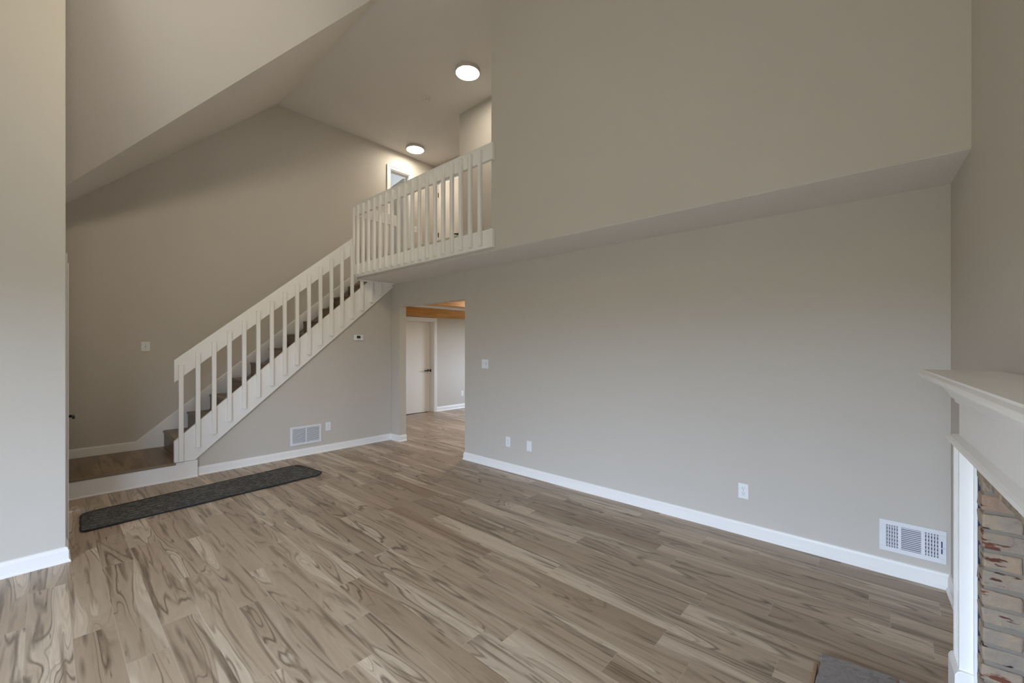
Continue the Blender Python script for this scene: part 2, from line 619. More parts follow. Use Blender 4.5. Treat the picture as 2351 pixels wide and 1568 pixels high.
OY0, OY1, OZ = 4.10, 5.60, 2.07                   # cased opening to the kitchen
w = MB()
w.box(XW, XW + 0.12, -0.75, OY0, 0, ZS)
w.box(XW, XW + 0.12, OY1, YS, 0, ZS)
w.box(XW, XW + 0.12, OY0, OY1, OZ, ZS)
struct(w.build('wall_right', M_WALL, bevel=0.004), 'lower right wall with the kitchen opening', 'wall')
w = MB().box(XU, XU + 0.13, -0.8, 3.04, ZS, ZC + 0.05)
struct(w.build('wall_upper_right', M_WALL, bevel=0.004), 'upper right wall overhanging the lower one', 'wall')
w = MB().box(XU, XU + 0.02, 3.04, 5.80, ZS, ZF)
struct(w.build('wall_fascia', M_WALL), 'painted edge of the upper floor under the balcony railing', 'wall')
w = MB().box(XU + 0.0005, XW + 0.02, -0.75, 5.80, ZS - 0.003, ZS - 0.0005)
struct(w.build('ceiling_soffit', M_CEIL), 'white textured soffit below the upper floor', 'ceiling')
w = MB().box(XU + 0.02, 5.5, -0.75, 5.80, ZS + 0.02, ZF)
w.box(3.69, 5.5, 5.80, YB + 0.02, ZS + 0.02, ZF)
struct(w.build('floor_upper', M_CARPET), 'upper hall floor', 'floor')

# stair wall (back) with an upstairs doorway
D1 = (4.25, 4.67)
DZ = 4.73
w = MB()
w.box(0.0, D1[0], YB, YB + 0.12, 0, ZC + 0.05)
w.box(D1[0], D1[1], YB, YB + 0.12, DZ, ZC + 0.05)
w.box(D1[1], 5.5, YB, YB + 0.12, ZS, ZC + 0.05)
w.box(D1[0], D1[1], YB, YB + 0.12, ZS, ZF)
struct(w.build('wall_back', M_WALL), 'tall tan wall along the stair', 'wall')
# left: wall facing the camera, then the entry wall with the front door
w = MB().box(-2.12, XE, YL, YL + 0.12, 0, ZC)
struct(w.build('wall_left', M_WALL, bevel=0.004), 'wall end at the left edge', 'wall')
w = MB()
EY0, EY1, EZ = 4.47, 5.38, 2.06
w.box(XE - 0.12, XE, YL + 0.12, EY0, 0, ZC)
w.box(XE - 0.12, XE, EY1, YB, 0, ZC)
w.box(XE - 0.12, XE, EY0, EY1, EZ, ZC)
struct(w.build('wall_entry', M_WALL), 'entry wall with the front door', 'wall')
# wall under the stair
SB = lambda x: 0.168 + 0.878 * (x - 1.119)        # stringer lower edge
ST = lambda x: 0.423 + 0.873 * (x - 0.934)        # stringer upper edge
w = MB().prism([(1.00, 0), (XW, 0), (XW, SB(XW) + 0.03), (1.00, 0.10)], YS, YS + 0.05)
struct(w.build('wall_stair', M_WALL), 'wall below the stair', 'wall')
# fireplace wall (rotated), with the firebox opening
FO0, FO1, FOZ = 1.385, 2.62, 1.01
w = MB(FM)
w.box(-0.3, FO0, -0.12, 0, 0, ZC + 0.05)
w.box(FO1, 4.45, -0.12, 0, 0, ZC + 0.05)
w.box(4.45, 5.40, -0.12, 0, 0, 0.35)
w.box(4.45, 5.40, -0.12, 0, 2.10, ZC + 0.05)
w.box(5.40, 6.2, -0.12, 0, 0, ZC + 0.05)
w.box(FO0, FO1, -0.12, 0, FOZ, ZC + 0.05)
struct(w.build('wall_fireplace', M_WALL), 'wall behind the fireplace', 'wall')
# outer wall left of the camera with patio door and window
w = MB()
PX = -2.0
w.box(PX - 0.12, PX, -0.8, -0.20, 0, ZC)
w.box(PX - 0.12, PX, -0.20, 2.10, 2.12, ZC)
w.box(PX - 0.12, PX, 2.10, YL + 0.12, 0, ZC)
struct(w.build('wall_outer', M_WALL), 'outer wall with a glazed patio door', 'wall')


def window(name, y0, y1, z0, z1, nm):
    f = MB()
    f.box(PX - 0.10, PX + 0.015, y0 + .002, y0 + 0.06, z0, z1).box(PX - 0.10, PX + 0.015, y1 - 0.06, y1 - .002, z0, z1)
    f.box(PX - 0.10, PX + 0.015, y0 + 0.06, y1 - 0.06, z1 - 0.06, z1 - .002).box(PX - 0.10, PX + 0.015, y0 + 0.06, y1 - 0.06, z0 + .002, z0 + 0.06)
    for k in range(1, nm):
        yc = y0 + (y1 - y0) * k / nm
        f.box(PX - 0.08, PX - 0.02, yc - 0.025, yc + 0.025, z0 + 0.06, z1 - 0.06)
    o = struct(f.build(name, M_WHITE), 'white framed window in the outer wall', 'window')
    return o


window('window_1', -0.20, 2.10, 0.0, 2.12, 2)

f = MB(FM)
for (a_, b_, c_, d_) in ((4.452, 4.50, 0.352, 2.098), (5.35, 5.398, 0.352, 2.098), (4.50, 5.35, 0.352, 0.40), (4.50, 5.35, 2.05, 2.098), (4.50, 5.35, 1.22, 1.26)):
    f.box(a_, b_, -0.10, 0.015, c_, d_)
struct(f.build('window_2', M_WHITE), 'white framed window beside the fireplace, behind the camera', 'window')

# ceilings: flat over hall and room, two slopes meeting in a valley on the left
PT = 0.934
RX, RY = 2.335, 3.84
c = MB()
xl = -2.12
zb = lambda y: ZC - PT * (y - RY)
za = lambda x: ZC - PT * (RX - x)
y_end = 7.2
xv = RX - (y_end - RY)
c.quad([(xl, -0.85, ZC), (RX, -0.85, ZC), (RX, RY, ZC), (xl, RY, ZC)])
c.quad([(RX, -0.85, ZC), (5.6, -0.85, ZC), (5.6, 7.1, ZC), (RX, 7.1, ZC), (RX, RY, ZC)])
c.quad([(xl, RY, ZC), (RX, RY, ZC), (xv, y_end, zb(y_end)), (xl, y_end, zb(y_end))])
c.quad([(RX, RY, ZC), (RX, y_end, ZC), (xv, y_end, za(xv))])
o = c.build('ceiling', M_CEIL)
struct(o, 'vaulted white textured ceiling', 'ceiling')

# upstairs hall walls
HX = 5.27
w = MB().box(4.35, 4.47, 2.0, 5.04, ZF, ZC).box(4.47, HX, 4.92, 5.04, ZF, ZC)
struct(w.build('wall_hall', M_WALL, bevel=0.004), 'upstairs hall wall right of the doors', 'wall')
w = MB().box(HX, HX + 0.12, 4.92, 6.10, ZF, ZC).box(HX, HX + 0.12, 6.80, YB, ZF, ZC).box(HX, HX + 0.12, 6.10, 6.80, DZ, ZC)
struct(w.build('wall_hall_end', M_WALL), 'end wall of the upstairs hall', 'wall')
w = MB().box(XU + 0.13, 4.35, 2.0, 2.12, ZF, ZC)
struct(w.build('wall_hall_front', M_WALL), 'closed end of the upstairs hall', 'wall')
# dim room behind the upstairs doorway
w = MB()
w.box(3.4, 3.5, YB + 0.12, 9.5, ZF, ZC)
w.box(6.5, 6.6, YB + 0.12, 9.5, ZF, ZC).box(3.4, 4.9, 9.45, 9.55, ZF, ZC).box(5.3, 6.6, 9.45, 9.55, ZF, ZC).box(4.9, 5.3, 9.45, 9.55, ZF, 3.5).box(4.9, 5.3, 9.45, 9.55, 3.58, ZC)
struct(w.build('wall_bedroom', M_WALL), 'walls of the room beyond the upstairs doorway', 'wall')
w = MB().box(3.4, 6.6, YB + 0.12, 9.5, ZF - 0.1, ZF)
struct(w.build('floor_bedroom', M_CARPET), 'floor beyond the upstairs doorway', 'floor')
w = MB().box(3.4, 6.6, YB + 0.12, 9.5, ZC, ZC + 0.1)
struct(w.build('ceiling_bedroom', M_CEIL), 'ceiling beyond the upstairs doorway', 'ceiling')

# kitchen beyond the opening
KY = 7.56
KZ = 2.285
w = MB()
KD0, KD1, KDZ = 4.92, 5.782, 2.018
w.box(KD0 - 0.05, KD1 + 0.05, KY + 0.17, KY + 0.22, 0, KZ + 0.1)
w.box(KD0 - 0.05, KD1 + 0.05, KY + 0.12, KY + 0.22, -0.1, 0)
w.box(3.7, KD0, KY, KY + 0.12, 0, KZ + 0.1).box(KD1, 8.5, KY, KY + 0.12, 0, KZ + 0.1).box(KD0, KD1, KY, KY + 0.12, KDZ, KZ + 0.1)
struct(w.build('wall_kitchen_back', M_WALL), 'bright wall beyond the opening', 'wall')
w = MB().box(8.4, 8.5, 2.5, 5.0, 0, KZ + 0.1).box(8.4, 8.5, 6.4, KY, 0, KZ + 0.1).box(8.4, 8.5, 5.0, 6.4, 0, 0.9).box(8.4, 8.5, 5.0, 6.4, 2.1, KZ + 0.1).box(XW + 0.12, 8.5, 2.4, 2.5, 0, KZ + 0.1).box(3.7, 3.8, YS + 0.05, KY, 0, KZ + 0.1)
struct(w.build('wall_kitchen_side', M_WALL), 'side walls beyond the opening', 'wall')
w = MB().box(XW + 0.12, 8.5, 2.5, KY, KZ, KZ + 0.1)
struct(w.build('ceiling_kitchen', painted('kitchen_ceiling_white', (0.78, 0.75, 0.70), 0.8)), 'white ceiling between the oak beams', 'ceiling')

# ------------------------------------------------------------------ baseboards
BP = [(0, 0), (0.024, 0), (0.024, 0.006), (0.016, 0.018), (0.014, 0.020), (0.014, 0.072), (0.010, 0.080), (0.008, 0.092), (0, 0.096)]


def base_run(mb, p0, p1, out, h=1.0, m0=0.0, m1=0.0):
    """profile swept from p0 to p1; out = unit vector away from wall; m0/m1 = mitre (1 = outside corner, -1 = inside)"""
    p0, p1, out = Vector((*p0, 0)), Vector((*p1, 0)), Vector((*out, 0))
    t = (p1 - p0).normalized()
    A, B = [], []
    for d, z in BP:
        A.append(mb.bm.verts.new(mb.M @ (p0 + out * d - t * d * m0 + Vector((0, 0, z * h)))))
        B.append(mb.bm.verts.new(mb.M @ (p1 + out * d + t * d * m1 + Vector((0, 0, z * h)))))
    n = len(BP)
    mb.bm.faces.new(A)
    mb.bm.faces.new(B[::-1])
    for i in range(n):
        j = (i + 1) % n
        mb.bm.faces.new([A[i], B[i], B[j], A[j]])


b = MB()
base_run(b, (XW, -0.262), (XW, OY0), (-1, 0), m0=-1, m1=1)
base_run(b, (XW, OY0), (XW + 0.12, OY0), (0, 1), m0=1)
struct(b.build('baseboard_right', M_WHITE), 'white baseboard along the lower right wall', 'baseboard')
b = MB()
base_run(b, (1.15, YS), (XW, YS), (0, -1), m1=-1)
base_run(b, (XW, YS), (XW, OY1), (-1, 0), m0=-1, m1=1)
base_run(b, (XW, OY1), (XW + 0.12, OY1), (0, -1), m0=1)
struct(b.build('baseboard_stair', M_WHITE), 'white baseboard below the stair', 'baseboard')
b = MB()
base_run(b, (PX, YL), (XE, YL), (0, -1), 1.06, m1=1)
base_run(b, (XE, YL), (XE, EY0 - 0.095), (1, 0), 1.06, m0=1)
struct(b.build('baseboard_left', M_WHITE), 'white baseboard wrapping the wall end at the left', 'baseboard')
b = MB(FM)
base_run(b, (0.0, 0.0), (1.19, 0.0), (0, 1), m0=-1)
struct(b.build('baseboard_fireplace', M_WHITE), 'short white baseboard beside the mantel', 'baseboard')
b = MB()
base_run(b, (KD1 + 0.072, KY), (8.4, KY), (0, -1), 1.1)
struct(b.build('baseboard_kitchen', M_WHITE), 'white baseboard beyond the opening', 'baseboard')
b = MB()
b.box(XU + 0.135, XU + 0.15, 2.2, 3.03, ZF, ZF + 0.09)
b.box(XU + 0.02, XU + 0.15, 3.042, 3.056, ZF, ZF + 0.13)
struct(b.build('baseboard_hall', M_WHITE, bevel=0.004), 'upstairs baseboard at the end of the balcony', 'baseboard')


# ------------------------------------------------------------------ doors and casings
def casing(mb, x0, x1, z0, ztop, yf, w=0.07, t=0.018):
    """colonial casing round an opening in a Y wall, in front of y=yf (towards -Y)"""
    for (a, b_, c_, d_) in ((x0 - w, x0, z0, ztop), (x1, x1 + w, z0, ztop), (x0 - w, x1 + w, ztop, ztop + w)):
        mb.box(a, b_, yf - t * 0.6, yf, c_, d_)
    mb.box(x0 - w, x0 - w + 0.025, yf - t, yf - t * 0.6, z0, ztop + w)
    mb.box(x1 + w - 0.025, x1 + w, yf - t, yf - t * 0.6, z0, ztop + w)
    mb.box(x0 - w + 0.025, x1 + w - 0.025, yf - t, yf - t * 0.6, ztop + w - 0.025, ztop + w)
    mb.box(x0 - 0.012, x0 - 0.004, yf - t * 0.85, yf - t * 0.6, z0, ztop)
    mb.box(x1 + 0.004, x1 + 0.012, yf - t * 0.85, yf - t * 0.6, z0, ztop)


def jambs(mb, x0, x1, z0, ztop, y0, y1, t=0.018):
    mb.box(x0, x0 + t, y0, y1, z0, ztop).box(x1 - t, x1, y0, y1, z0, ztop).box(x0 + t, x1 - t, y0, y1, ztop - t, ztop)


def lever(parent, loc, rz=0.0, flip=1, reach=0.052):
    """black lever handle; local -y is out of the door"""
    Mx = Matrix.Translation(loc) @ Matrix.Rotation(rz, 4, 'Z')
    h = MB(Mx)
    h.lathe([(0.026, 0.0), (0.026, -0.009), (0.020, -0.013)], 24, 'y')
    h.lathe([(0.012, -0.013), (0.012, -reach)], 16, 'y')
    h.box(min(0, flip * 0.115) - 0.009, max(0, flip * 0.115) + 0.009, -reach - 0.008, -reach + 0.008, -0.012, 0.012)
    return h.build('door_lever', M_BLACK, parent, bevel=0.003)


def hinge(parent, loc, rz=0.0):
    Mx = Matrix.Translation(loc) @ Matrix.Rotation(rz, 4, 'Z')
    h = MB(Mx)
    h.box(-0.016, 0.016, -0.003, 0.0, -0.045, 0.045).lathe([(0.006, -0.048), (0.006, 0.048)], 12, 'z', (0, -0.006, 0))
    return h.build('hinge', M_BLACK, parent)


# front door (its lever shows past the wall end)
d = MB().box(XE - 0.05, XE - 0.005, EY0 + 0.02, EY1 - 0.02, 0.012, EZ - 0.02).build('door_1', M_DOORW, bevel=0.003)
struct(d, 'white front door past the wall end, only its black lever shows', 'door')
lever(d, (XE - 0.005, EY1 - 0.10, 0.855), PI / 2, -1, 0.072)
t = MB()
for (a, b_, c_, e_) in ((EY0 - 0.07, EY0, 0.0, EZ), (EY1, EY1 + 0.07, 0.195, EZ), (EY0 - 0.07, EY1 + 0.07, EZ, EZ + 0.07)):
    t.box(XE + 0.001, XE + 0.013, a, b_, c_, e_)
    if e_ - c_ > 0.2:
        t.box(XE + 0.013, XE + 0.020, a + (0.0 if a < 5 else 0.045), a + (0.025 if a < 5 else 0.07), c_, e_)
t.box(XE - 0.12, XE, EY0 + 0.001, EY0 + 0.018, 0, EZ - 0.02).box(XE - 0.12, XE, EY1 - 0.018, EY1 - 0.001, 0.195, EZ - 0.02)
struct(t.build('trim_1', M_WHITE, bevel=0.003), 'white casing of the front door at the wall end', 'trim')

# kitchen door with casing
d = MB().box(KD0 + 0.02, KD1 - 0.022, KY + 0.115, KY + 0.155, 0.010, KDZ - 0.02).build('door_2', M_DOORW, bevel=0.003)
struct(d, 'white slab door beyond the opening', 'door')
lever(d, (KD1 - 0.082, KY + 0.115, 0.922), 0, -1)
st = MB().box(KD1 - 0.0225, KD1 - 0.0175, KY + 0.075, KY + 0.113, 0.89, 0.95)
st.build('strike_plate', M_BLACK, d)
t = MB()
casing(t, KD0, KD1, 0, KDZ, KY - 0.001, 0.070, 0.02)
jambs(t, KD0, KD1, 0, KDZ, KY, KY + 0.16)
struct(t.build('trim_2', M_WHITE, bevel=0.003), 'white casing of the door beyond the opening', 'trim')

# upstairs: hall end door (closed) with casing
d = MB().box(HX + 0.03, HX + 0.07, 6.12, 6.78, ZF + 0.012, DZ - 0.02).build('door_3', M_DOORW, bevel=0.003)
struct(d, 'white closed door at the end of the upstairs hall', 'door')
lever(d, (HX + 0.03, 6.19, 3.61), -PI / 2, -1)
for z in (2.92, 3.70, 4.50):
    hinge(d, (HX + 0.028, 6.785, z), -PI / 2)
t = MB()
for (a, b_, c_, e_) in ((6.03, 6.10, ZF, DZ), (6.80, 6.862, ZF, DZ), (6.03, 6.862, DZ, DZ + 0.07)):
    t.box(HX - 0.013, HX - 0.001, a, b_, c_, e_)
t.box(HX - 0.019, HX - 0.013, 6.03, 6.862, DZ + 0.045, DZ + 0.07).box(HX - 0.019, HX - 0.013, 6.03, 6.055, ZF, DZ + 0.045)
t.box(HX, HX + 0.12, 6.101, 6.118, ZF, DZ - .02).box(HX, HX + 0.12, 6.782, 6.799, ZF, DZ - .02)
struct(t.build('trim_3', M_WHITE, bevel=0.003), 'white casing of the door at the hall end', 'trim')

# upstairs doorways in the stair wall
t = MB()
casing(t, D1[0], D1[1], ZF, DZ, YB - 0.001, 0.07, 0.02)
jambs(t, D1[0], D1[1], ZF, DZ, YB, YB + 0.12, 0.014)
struct(t.build('trim_4', M_WHITE, bevel=0.003), 'white casing of the upstairs doorway above the stair', 'trim')
t = MB().box(4.885, 4.955, YB - 0.013, YB - 0.001, ZF, DZ + 0.07).box(4.885, 4.905, YB - 0.02, YB - 0.013, ZF, DZ + 0.07)
struct(t.build('trim_5', M_WHITE, bevel=0.003), 'white casing strip on the upstairs wall left of the closed door', 'trim')
# open door leaf in the first doorway, hinged on its right jamb
P1 = Vector((4.652, YB + 0.125, 0))
DIR = Vector((0.155, 0.988, 0)).normalized()
Mx = Matrix.Translation(P1) @ Matrix.Rotation(math.atan2(DIR.y, DIR.x), 4, 'Z')
d = MB(Mx).box(0.0, 0.62, 0.0, 0.035, ZF + 0.012, DZ - 0.03).build('door_4', M_DOORW, bevel=0.003)
struct(d, 'white open door leaf inside the upstairs doorway', 'door')
q = P1 + DIR * 0.55
lever(d, (q.x - 0.034, q.y, 3.58), math.atan2(DIR.y, DIR.x) + PI, 1)
for z in (3.45, 4.10):
    hinge(d, (P1.x - 0.004, YB + 0.10, z), -PI / 2)

# ------------------------------------------------------------------ oak beams on the kitchen ceiling
for i, (y0, y1, z0, lab) in enumerate(((7.45, 7.555, 2.10, 'oak ceiling beam against the back wall above the white door'),
                                       (5.58, 5.88, 2.15, 'nearer oak ceiling beam at the top of the opening'))):
    bt = thing('ceiling_beam', lab, 'beam', (6.1, (y0 + y1) / 2, z0))
    hy = (y1 - y0) / 2
    MB().box(-2.28, 2.28, -hy, hy, 0, KZ - z0 - 0.001).build('beam_body', M_BEAM, bt, bevel=0.004)
    mo = MB().box(-2.28, 2.28, -hy - 0.018, -hy, KZ - z0 - 0.045, KZ - z0 - 0.001).box(-2.28, 2.28, -hy - 0.010, -hy, 0.0, 0.03)
    mo.build('beam_moulding', M_BEAM, bt, bevel=0.006)

# ------------------------------------------------------------------ staircase
stair = thing('staircase', 'straight stair with brown plank treads, white skirt and stringer', 'staircase', (0, 0, 0))
RISE, RUN, X0, ZP = 0.2075, 0.2435, 1.003, 0.19
YI = YB - 0.016
o = MB().box(XE + 0.002, X0 + 0.03, 5.80, YI, 0.16, ZP).build('landing', M_STEP, stair)
# the landing shows short plank ends: planks across it
me = o.data
uvs, pl = [], []
for p in me.polygons:
    uvs.append([(me.vertices[v].co.x, me.vertices[v].co.y) for v in p.vertices])
    pl.append((0.31, 0.77, 0.35))
face_attr(me, uvs, pl)
MB().box(XE + 0.002, 0.948, 5.776, 5.80, 0.166, ZP + 0.003).build('landing_nosing', M_NOSE, stair, bevel=0.004)
f = MB().box(XE + 0.002, 1.143, 5.784, 5.80, 0.0, 0.166).box(0.948, 1.143, 5.784, 5.80, 0.166, 0.186)
f.prism([(5.784, 0), (5.784, 0.018), (5.777, 0.014), (5.771, 0.007), (5.770, 0)], XE + 0.002, 1.143, 'x')
f.build('landing_front', M_WHITE, stair, bevel=0.002)
for k in range(1, 12):
    z = ZP + RISE * k
    x = X0 + RUN * (k - 1)
    y0 = 5.832 if z < ZS else 5.832
    o = MB().box(x, x + 0.02, y0, YI, z - RISE, z - 0.03).build('riser', M_STEP, stair)
    box_uv(o, 'y', 100 + k)
    o = MB().box(x - 0.012, x + RUN + 0.018, y0, YI, z - 0.03, z).build('tread', M_STEP, stair, bevel=0.008, seg=3)
    box_uv(o, 'y', 200 + k)
x = X0 + RUN * 11
o = MB().box(x, x + 0.012, 5.832, YI, ZP + RISE * 11, ZF - 0.03).build('riser', M_STEP, stair)
box_uv(o, 'y', 140)
# white outer stringer (cut by the soffit) and wall skirt
xa = 1.119 + (ZS - 0.002 - 0.168) / 0.878
xb = 0.934 + (ZS - 0.002 - 0.423) / 0.873
MB().prism([(0.934, 0.191), (1.119, 0.188), (xa, ZS - 0.002), (xb, ZS - 0.002), (0.934, 0.423)], 5.790, 5.831).build('stringer', M_WHITE, stair, bevel=0.003)
SK = lambda x: 0.856 * x - 0.345
sk = MB().prism([(XE + 0.002, ZP), (1.02, ZP), (3.74, ZF), (3.74, SK(3.74)), (0.74, 0.287), (XE + 0.002, 0.287)], YB - 0.014, YB - 0.001)
sk.prism([(XE + 0.002, 0.287), (0.74, 0.287), (3.74, SK(3.74)), (3.74, SK(3.74) + 0.012), (0.737, 0.297), (XE + 0.002, 0.297)], YB - 0.010, YB - 0.001)
sk.build('skirt_board', M_WHITE, stair, bevel=0.002)

# stair railing: sloping board with square balusters on its face
rail = thing('stair_railing', 'white sloping stair railing with square balusters screwed to its board', 'railing', (0.934, 5.79, 0.19))
ox, oy, oz = 0.934, 5.79, 0.19


def loc_prism(poly, y0, y1):
    return MB(Matrix.Translation((-ox, -oy, -oz))).prism(poly, y0, y1)


RT = lambda x: 1.308 + 0.842 * (x - 0.934)
RBm = lambda x: 1.062 + 0.848 * (x - 0.934)
loc_prism([(0.934, RBm(0.934)), (2.968, RBm(2.968)), (2.968, RT(2.968)), (0.934, RT(0.934))], 5.790, 5.828).build('rail_board', M_WHITE, rail, bevel=0.004)
for k in range(18):
    xc = 0.989 + 0.1512 * k
    zt = 1.256 + 0.8503 * (xc - 0.989)
    zb_ = 0.197 + 0.8455 * (xc - 0.989)
    if xc > 3.0:
        zt = ZS - 0.003
    if zt - zb_ < 0.05:
        continue
    m_ = MB(Matrix.Translation((-ox, -oy, -oz))).box(xc - 0.0215, xc + 0.0215, 5.750, 5.789, zb_, zt)
    m_.build('baluster', M_WHITE, rail, bevel=0.007, seg=3)

# balcony railing
br = thing('balcony_railing', 'white balcony railing with square balusters along the upper hall', 'railing', (3.03, 4.42, 2.46))
BT = Matrix.Translation((-3.03, -4.42, -2.46))
MB(BT).box(3.010, 3.049, 2.985, 5.815, 3.352, 3.523).build('top_board', M_WHITE, br, bevel=0.005)
MB(BT).box(3.010, 3.049, 2.985, 5.815, 2.463, 2.652).build('bottom_board', M_WHITE, br, bevel=0.005)
for k in range(18):
    yc = 5.672 - 0.1487 * k
    MB(BT).box(2.971, 3.009, yc - 0.021, yc + 0.021, 2.492, 3.478).build('baluster', M_WHITE, br, bevel=0.008, seg=3)
# the corner baluster at the stair
MB(BT).box(2.978, 3.009, 5.778, 5.814, 2.492, 3.478).build('baluster', M_WHITE, br, bevel=0.008, seg=3)

gr = thing('stairwell_railing', 'short white guard railing behind the balcony corner, above the stair', 'railing', (3.4, 5.81, ZF))
GT = Matrix.Translation((-3.4, -5.81, -ZF))
MB(GT).box(3.052, 3.725, 5.800, 5.838, 3.352, 3.523).build('top_board', M_WHITE, gr, bevel=0.005)
MB(GT).box(3.052, 3.725, 5.800, 5.838, 2.48, 2.70).build('bottom_board', M_WHITE, gr, bevel=0.005)
for k in range(4):
    xc = 3.165 + 0.155 * k
    MB(GT).box(xc - 0.019, xc + 0.019, 5.839, 5.877, 2.52, 3.478).build('baluster', M_WHITE, gr, bevel=0.008, seg=3)
# thin strip where the stringer meets the soffit
t = MB().box(XU + 0.001, XW - 0.001, 5.735, 5.80, ZS - 0.018, ZS - 0.001)
struct(t.build('trim_6', M_WHITE, bevel=0.003), 'thin white strip where the stair runs into the soffit', 'trim')

# ------------------------------------------------------------------ mantel, brick fireplace, hearth
mt = thing('fireplace_mantel', 'white painted fireplace mantel with moulded shelf and fluted legs', 'mantel', tuple(FC), math.atan2(FE.y, FE.x))
# local frame: the Empty's x = along the wall away from the corner; -y = out of the wall (rotated frame is right-handed)


def ML():
    return MB(Matrix.Scale(-1, 4, (0, 1, 0)))   # (s, d, z) -> local (s, -d, z)


S0, S1 = 1.205, 2.92
for a in (S0, S1 - 0.125):
    lg = MB(Matrix.Scale(-1, 4, (0, 1, 0)))
    prof = [(a, 0.002), (a, 0.140)]
    nfl = 5
    wdt = 0.125
    x = a + 0.012
    fw = (wdt - 0.024) / nfl
    for i in range(nfl):
        prof += [(x + 0.004, 0.140), (x + 0.007, 0.133), (x + fw - 0.007, 0.133), (x + fw - 0.004, 0.140)]
        x += fw
    prof += [(a + wdt, 0.140), (a + wdt, 0.002)]
    lg.prism(prof, 0.245, 1.088, 'z')
    lg.build('leg', M_WHITE, mt)
    s_ = 1 if a == S0 else -1
    bb = ML().box(a - 0.004 if s_ > 0 else a - 0.022, a + wdt + (0.022 if s_ > 0 else 0.004), 0.002, 0.104, 0.0, 1.088)
    bb.build('back_board', M_WHITE, mt)
    pb = ML().prism([(0.002, 0.0), (0.153, 0.0), (0.153, 0.228), (0.146, 0.243), (0.136, 0.248), (0.002, 0.248)], a - 0.010, a + wdt + 0.012, 'x')
    pb.build('plinth', M_WHITE, mt, bevel=0.003)
ML().box(S0 + 0.012, S1 - 0.012, 0.002, 0.125, 1.095, 1.245).build('frieze_board', M_WHITE, mt, bevel=0.002)
ML().prism([(0.002, 1.082), (0.150, 1.082), (0.157, 1.088), (0.159, 1.095), (0.157, 1.102), (0.150, 1.108), (0.126, 1.112), (0.002, 1.112)], S0 - 0.022, S1 + 0.022, 'x').build('nosing', M_WHITE, mt, bevel=0.002)


def crown(prof, s0, s1, base):
    """moulding with mitred returns: profile (out, z) measured beyond the frieze face d=base"""
    m_ = MB(Matrix.Scale(-1, 4, (0, 1, 0)))
    rows = []
    for o_, z in prof:
        rows.append([m_.bm.verts.new(m_.M @ Vector(q)) for q in ((s0 - o_, 0.002, z), (s0 - o_, base + o_, z), (s1 + o_, base + o_, z), (s1 + o_, 0.002, z))])
    for A, B in zip(rows, rows[1:]):
        for i in range(3):
            m_.bm.faces.new([A[i], A[i + 1], B[i + 1], B[i]])
        m_.bm.faces.new([A[3], A[0], B[0], B[3]])
    m_.bm.faces.new(rows[0])
    m_.bm.faces.new(rows[-1])
    return m_


fr0, fr1 = S0 + 0.012, S1 - 0.012
cr = [(0.0, 1.238), (0.010, 1.240), (0.012, 1.252), (0.022, 1.258), (0.028, 1.272), (0.030, 1.276), (0.036, 1.280), (0.040, 1.292), (0.052, 1.308), (0.072, 1.318), (0.086, 1.322), (0.088, 1.328)]
crown(cr, fr0, fr1, 0.125).build('crown_moulding', M_WHITE, mt)
sh = [(0.088, 1.328), (0.100, 1.330), (0.106, 1.336), (0.108, 1.343), (0.106, 1.350), (0.100, 1.354), (0.096, 1.356), (0.096, 1.362)]
crown(sh, fr0, fr1, 0.125).build('shelf', M_WHITE, mt, bevel=0.001)

bk = thing('brick_fireplace', 'old tan and red brick fireplace opening inside the white mantel', 'fireplace', tuple(FC), math.atan2(FE.y, FE.x))


def bricks(name, cells, parent):
    """cells: list of 8-corner boxes (s0,s1,d0,d1,z0,z1); one mesh, slightly uneven bricks with a tone of their own"""
    bm = bmesh.new()
    cols = []
    S = Matrix.Scale(-1, 4, (0, 1, 0))
    for (a, b_, c_, d_, e_, f_) in cells:
        j = lambda: RNG.uniform(-0.0035, 0.0035)
        pts = [(a, c_, e_), (b_, c_, e_), (b_, d_, e_), (a, d_, e_), (a, c_, f_), (b_, c_, f_), (b_, d_, f_), (a, d_, f_)]
        v = [bm.verts.new(S @ Vector((p[0] + j(), p[1] + j(), p[2] + j()))) for p in pts]
        rgb = (RNG.random(), RNG.random(), RNG.random())
        for f in ((0, 3, 2, 1), (4, 5, 6, 7), (0, 1, 5, 4), (1, 2, 6, 5), (2, 3, 7, 6), (3, 0, 4, 7)):
            bm.faces.new([v[i] for i in f])
            cols.append(rgb)
    bmesh.ops.recalc_face_normals(bm, faces=bm.faces[:])
    me = bpy.data.meshes.new(name)
    bm.to_mesh(me)
    bm.free()
    a = me.attributes.new('plank', 'FLOAT_COLOR', 'FACE')
    for p in me.polygons:
        a.data[p.index].color = (*cols[p.index], 1)
    me.materials.append(M_BRICK)
    o = bpy.data.objects.new(name, me)
    COL.objects.link(o)
    o.parent = parent
    bv = o.modifiers.new('bevel', 'BEVEL')
    bv.width = 0.006
    bv.segments = 2
    return o


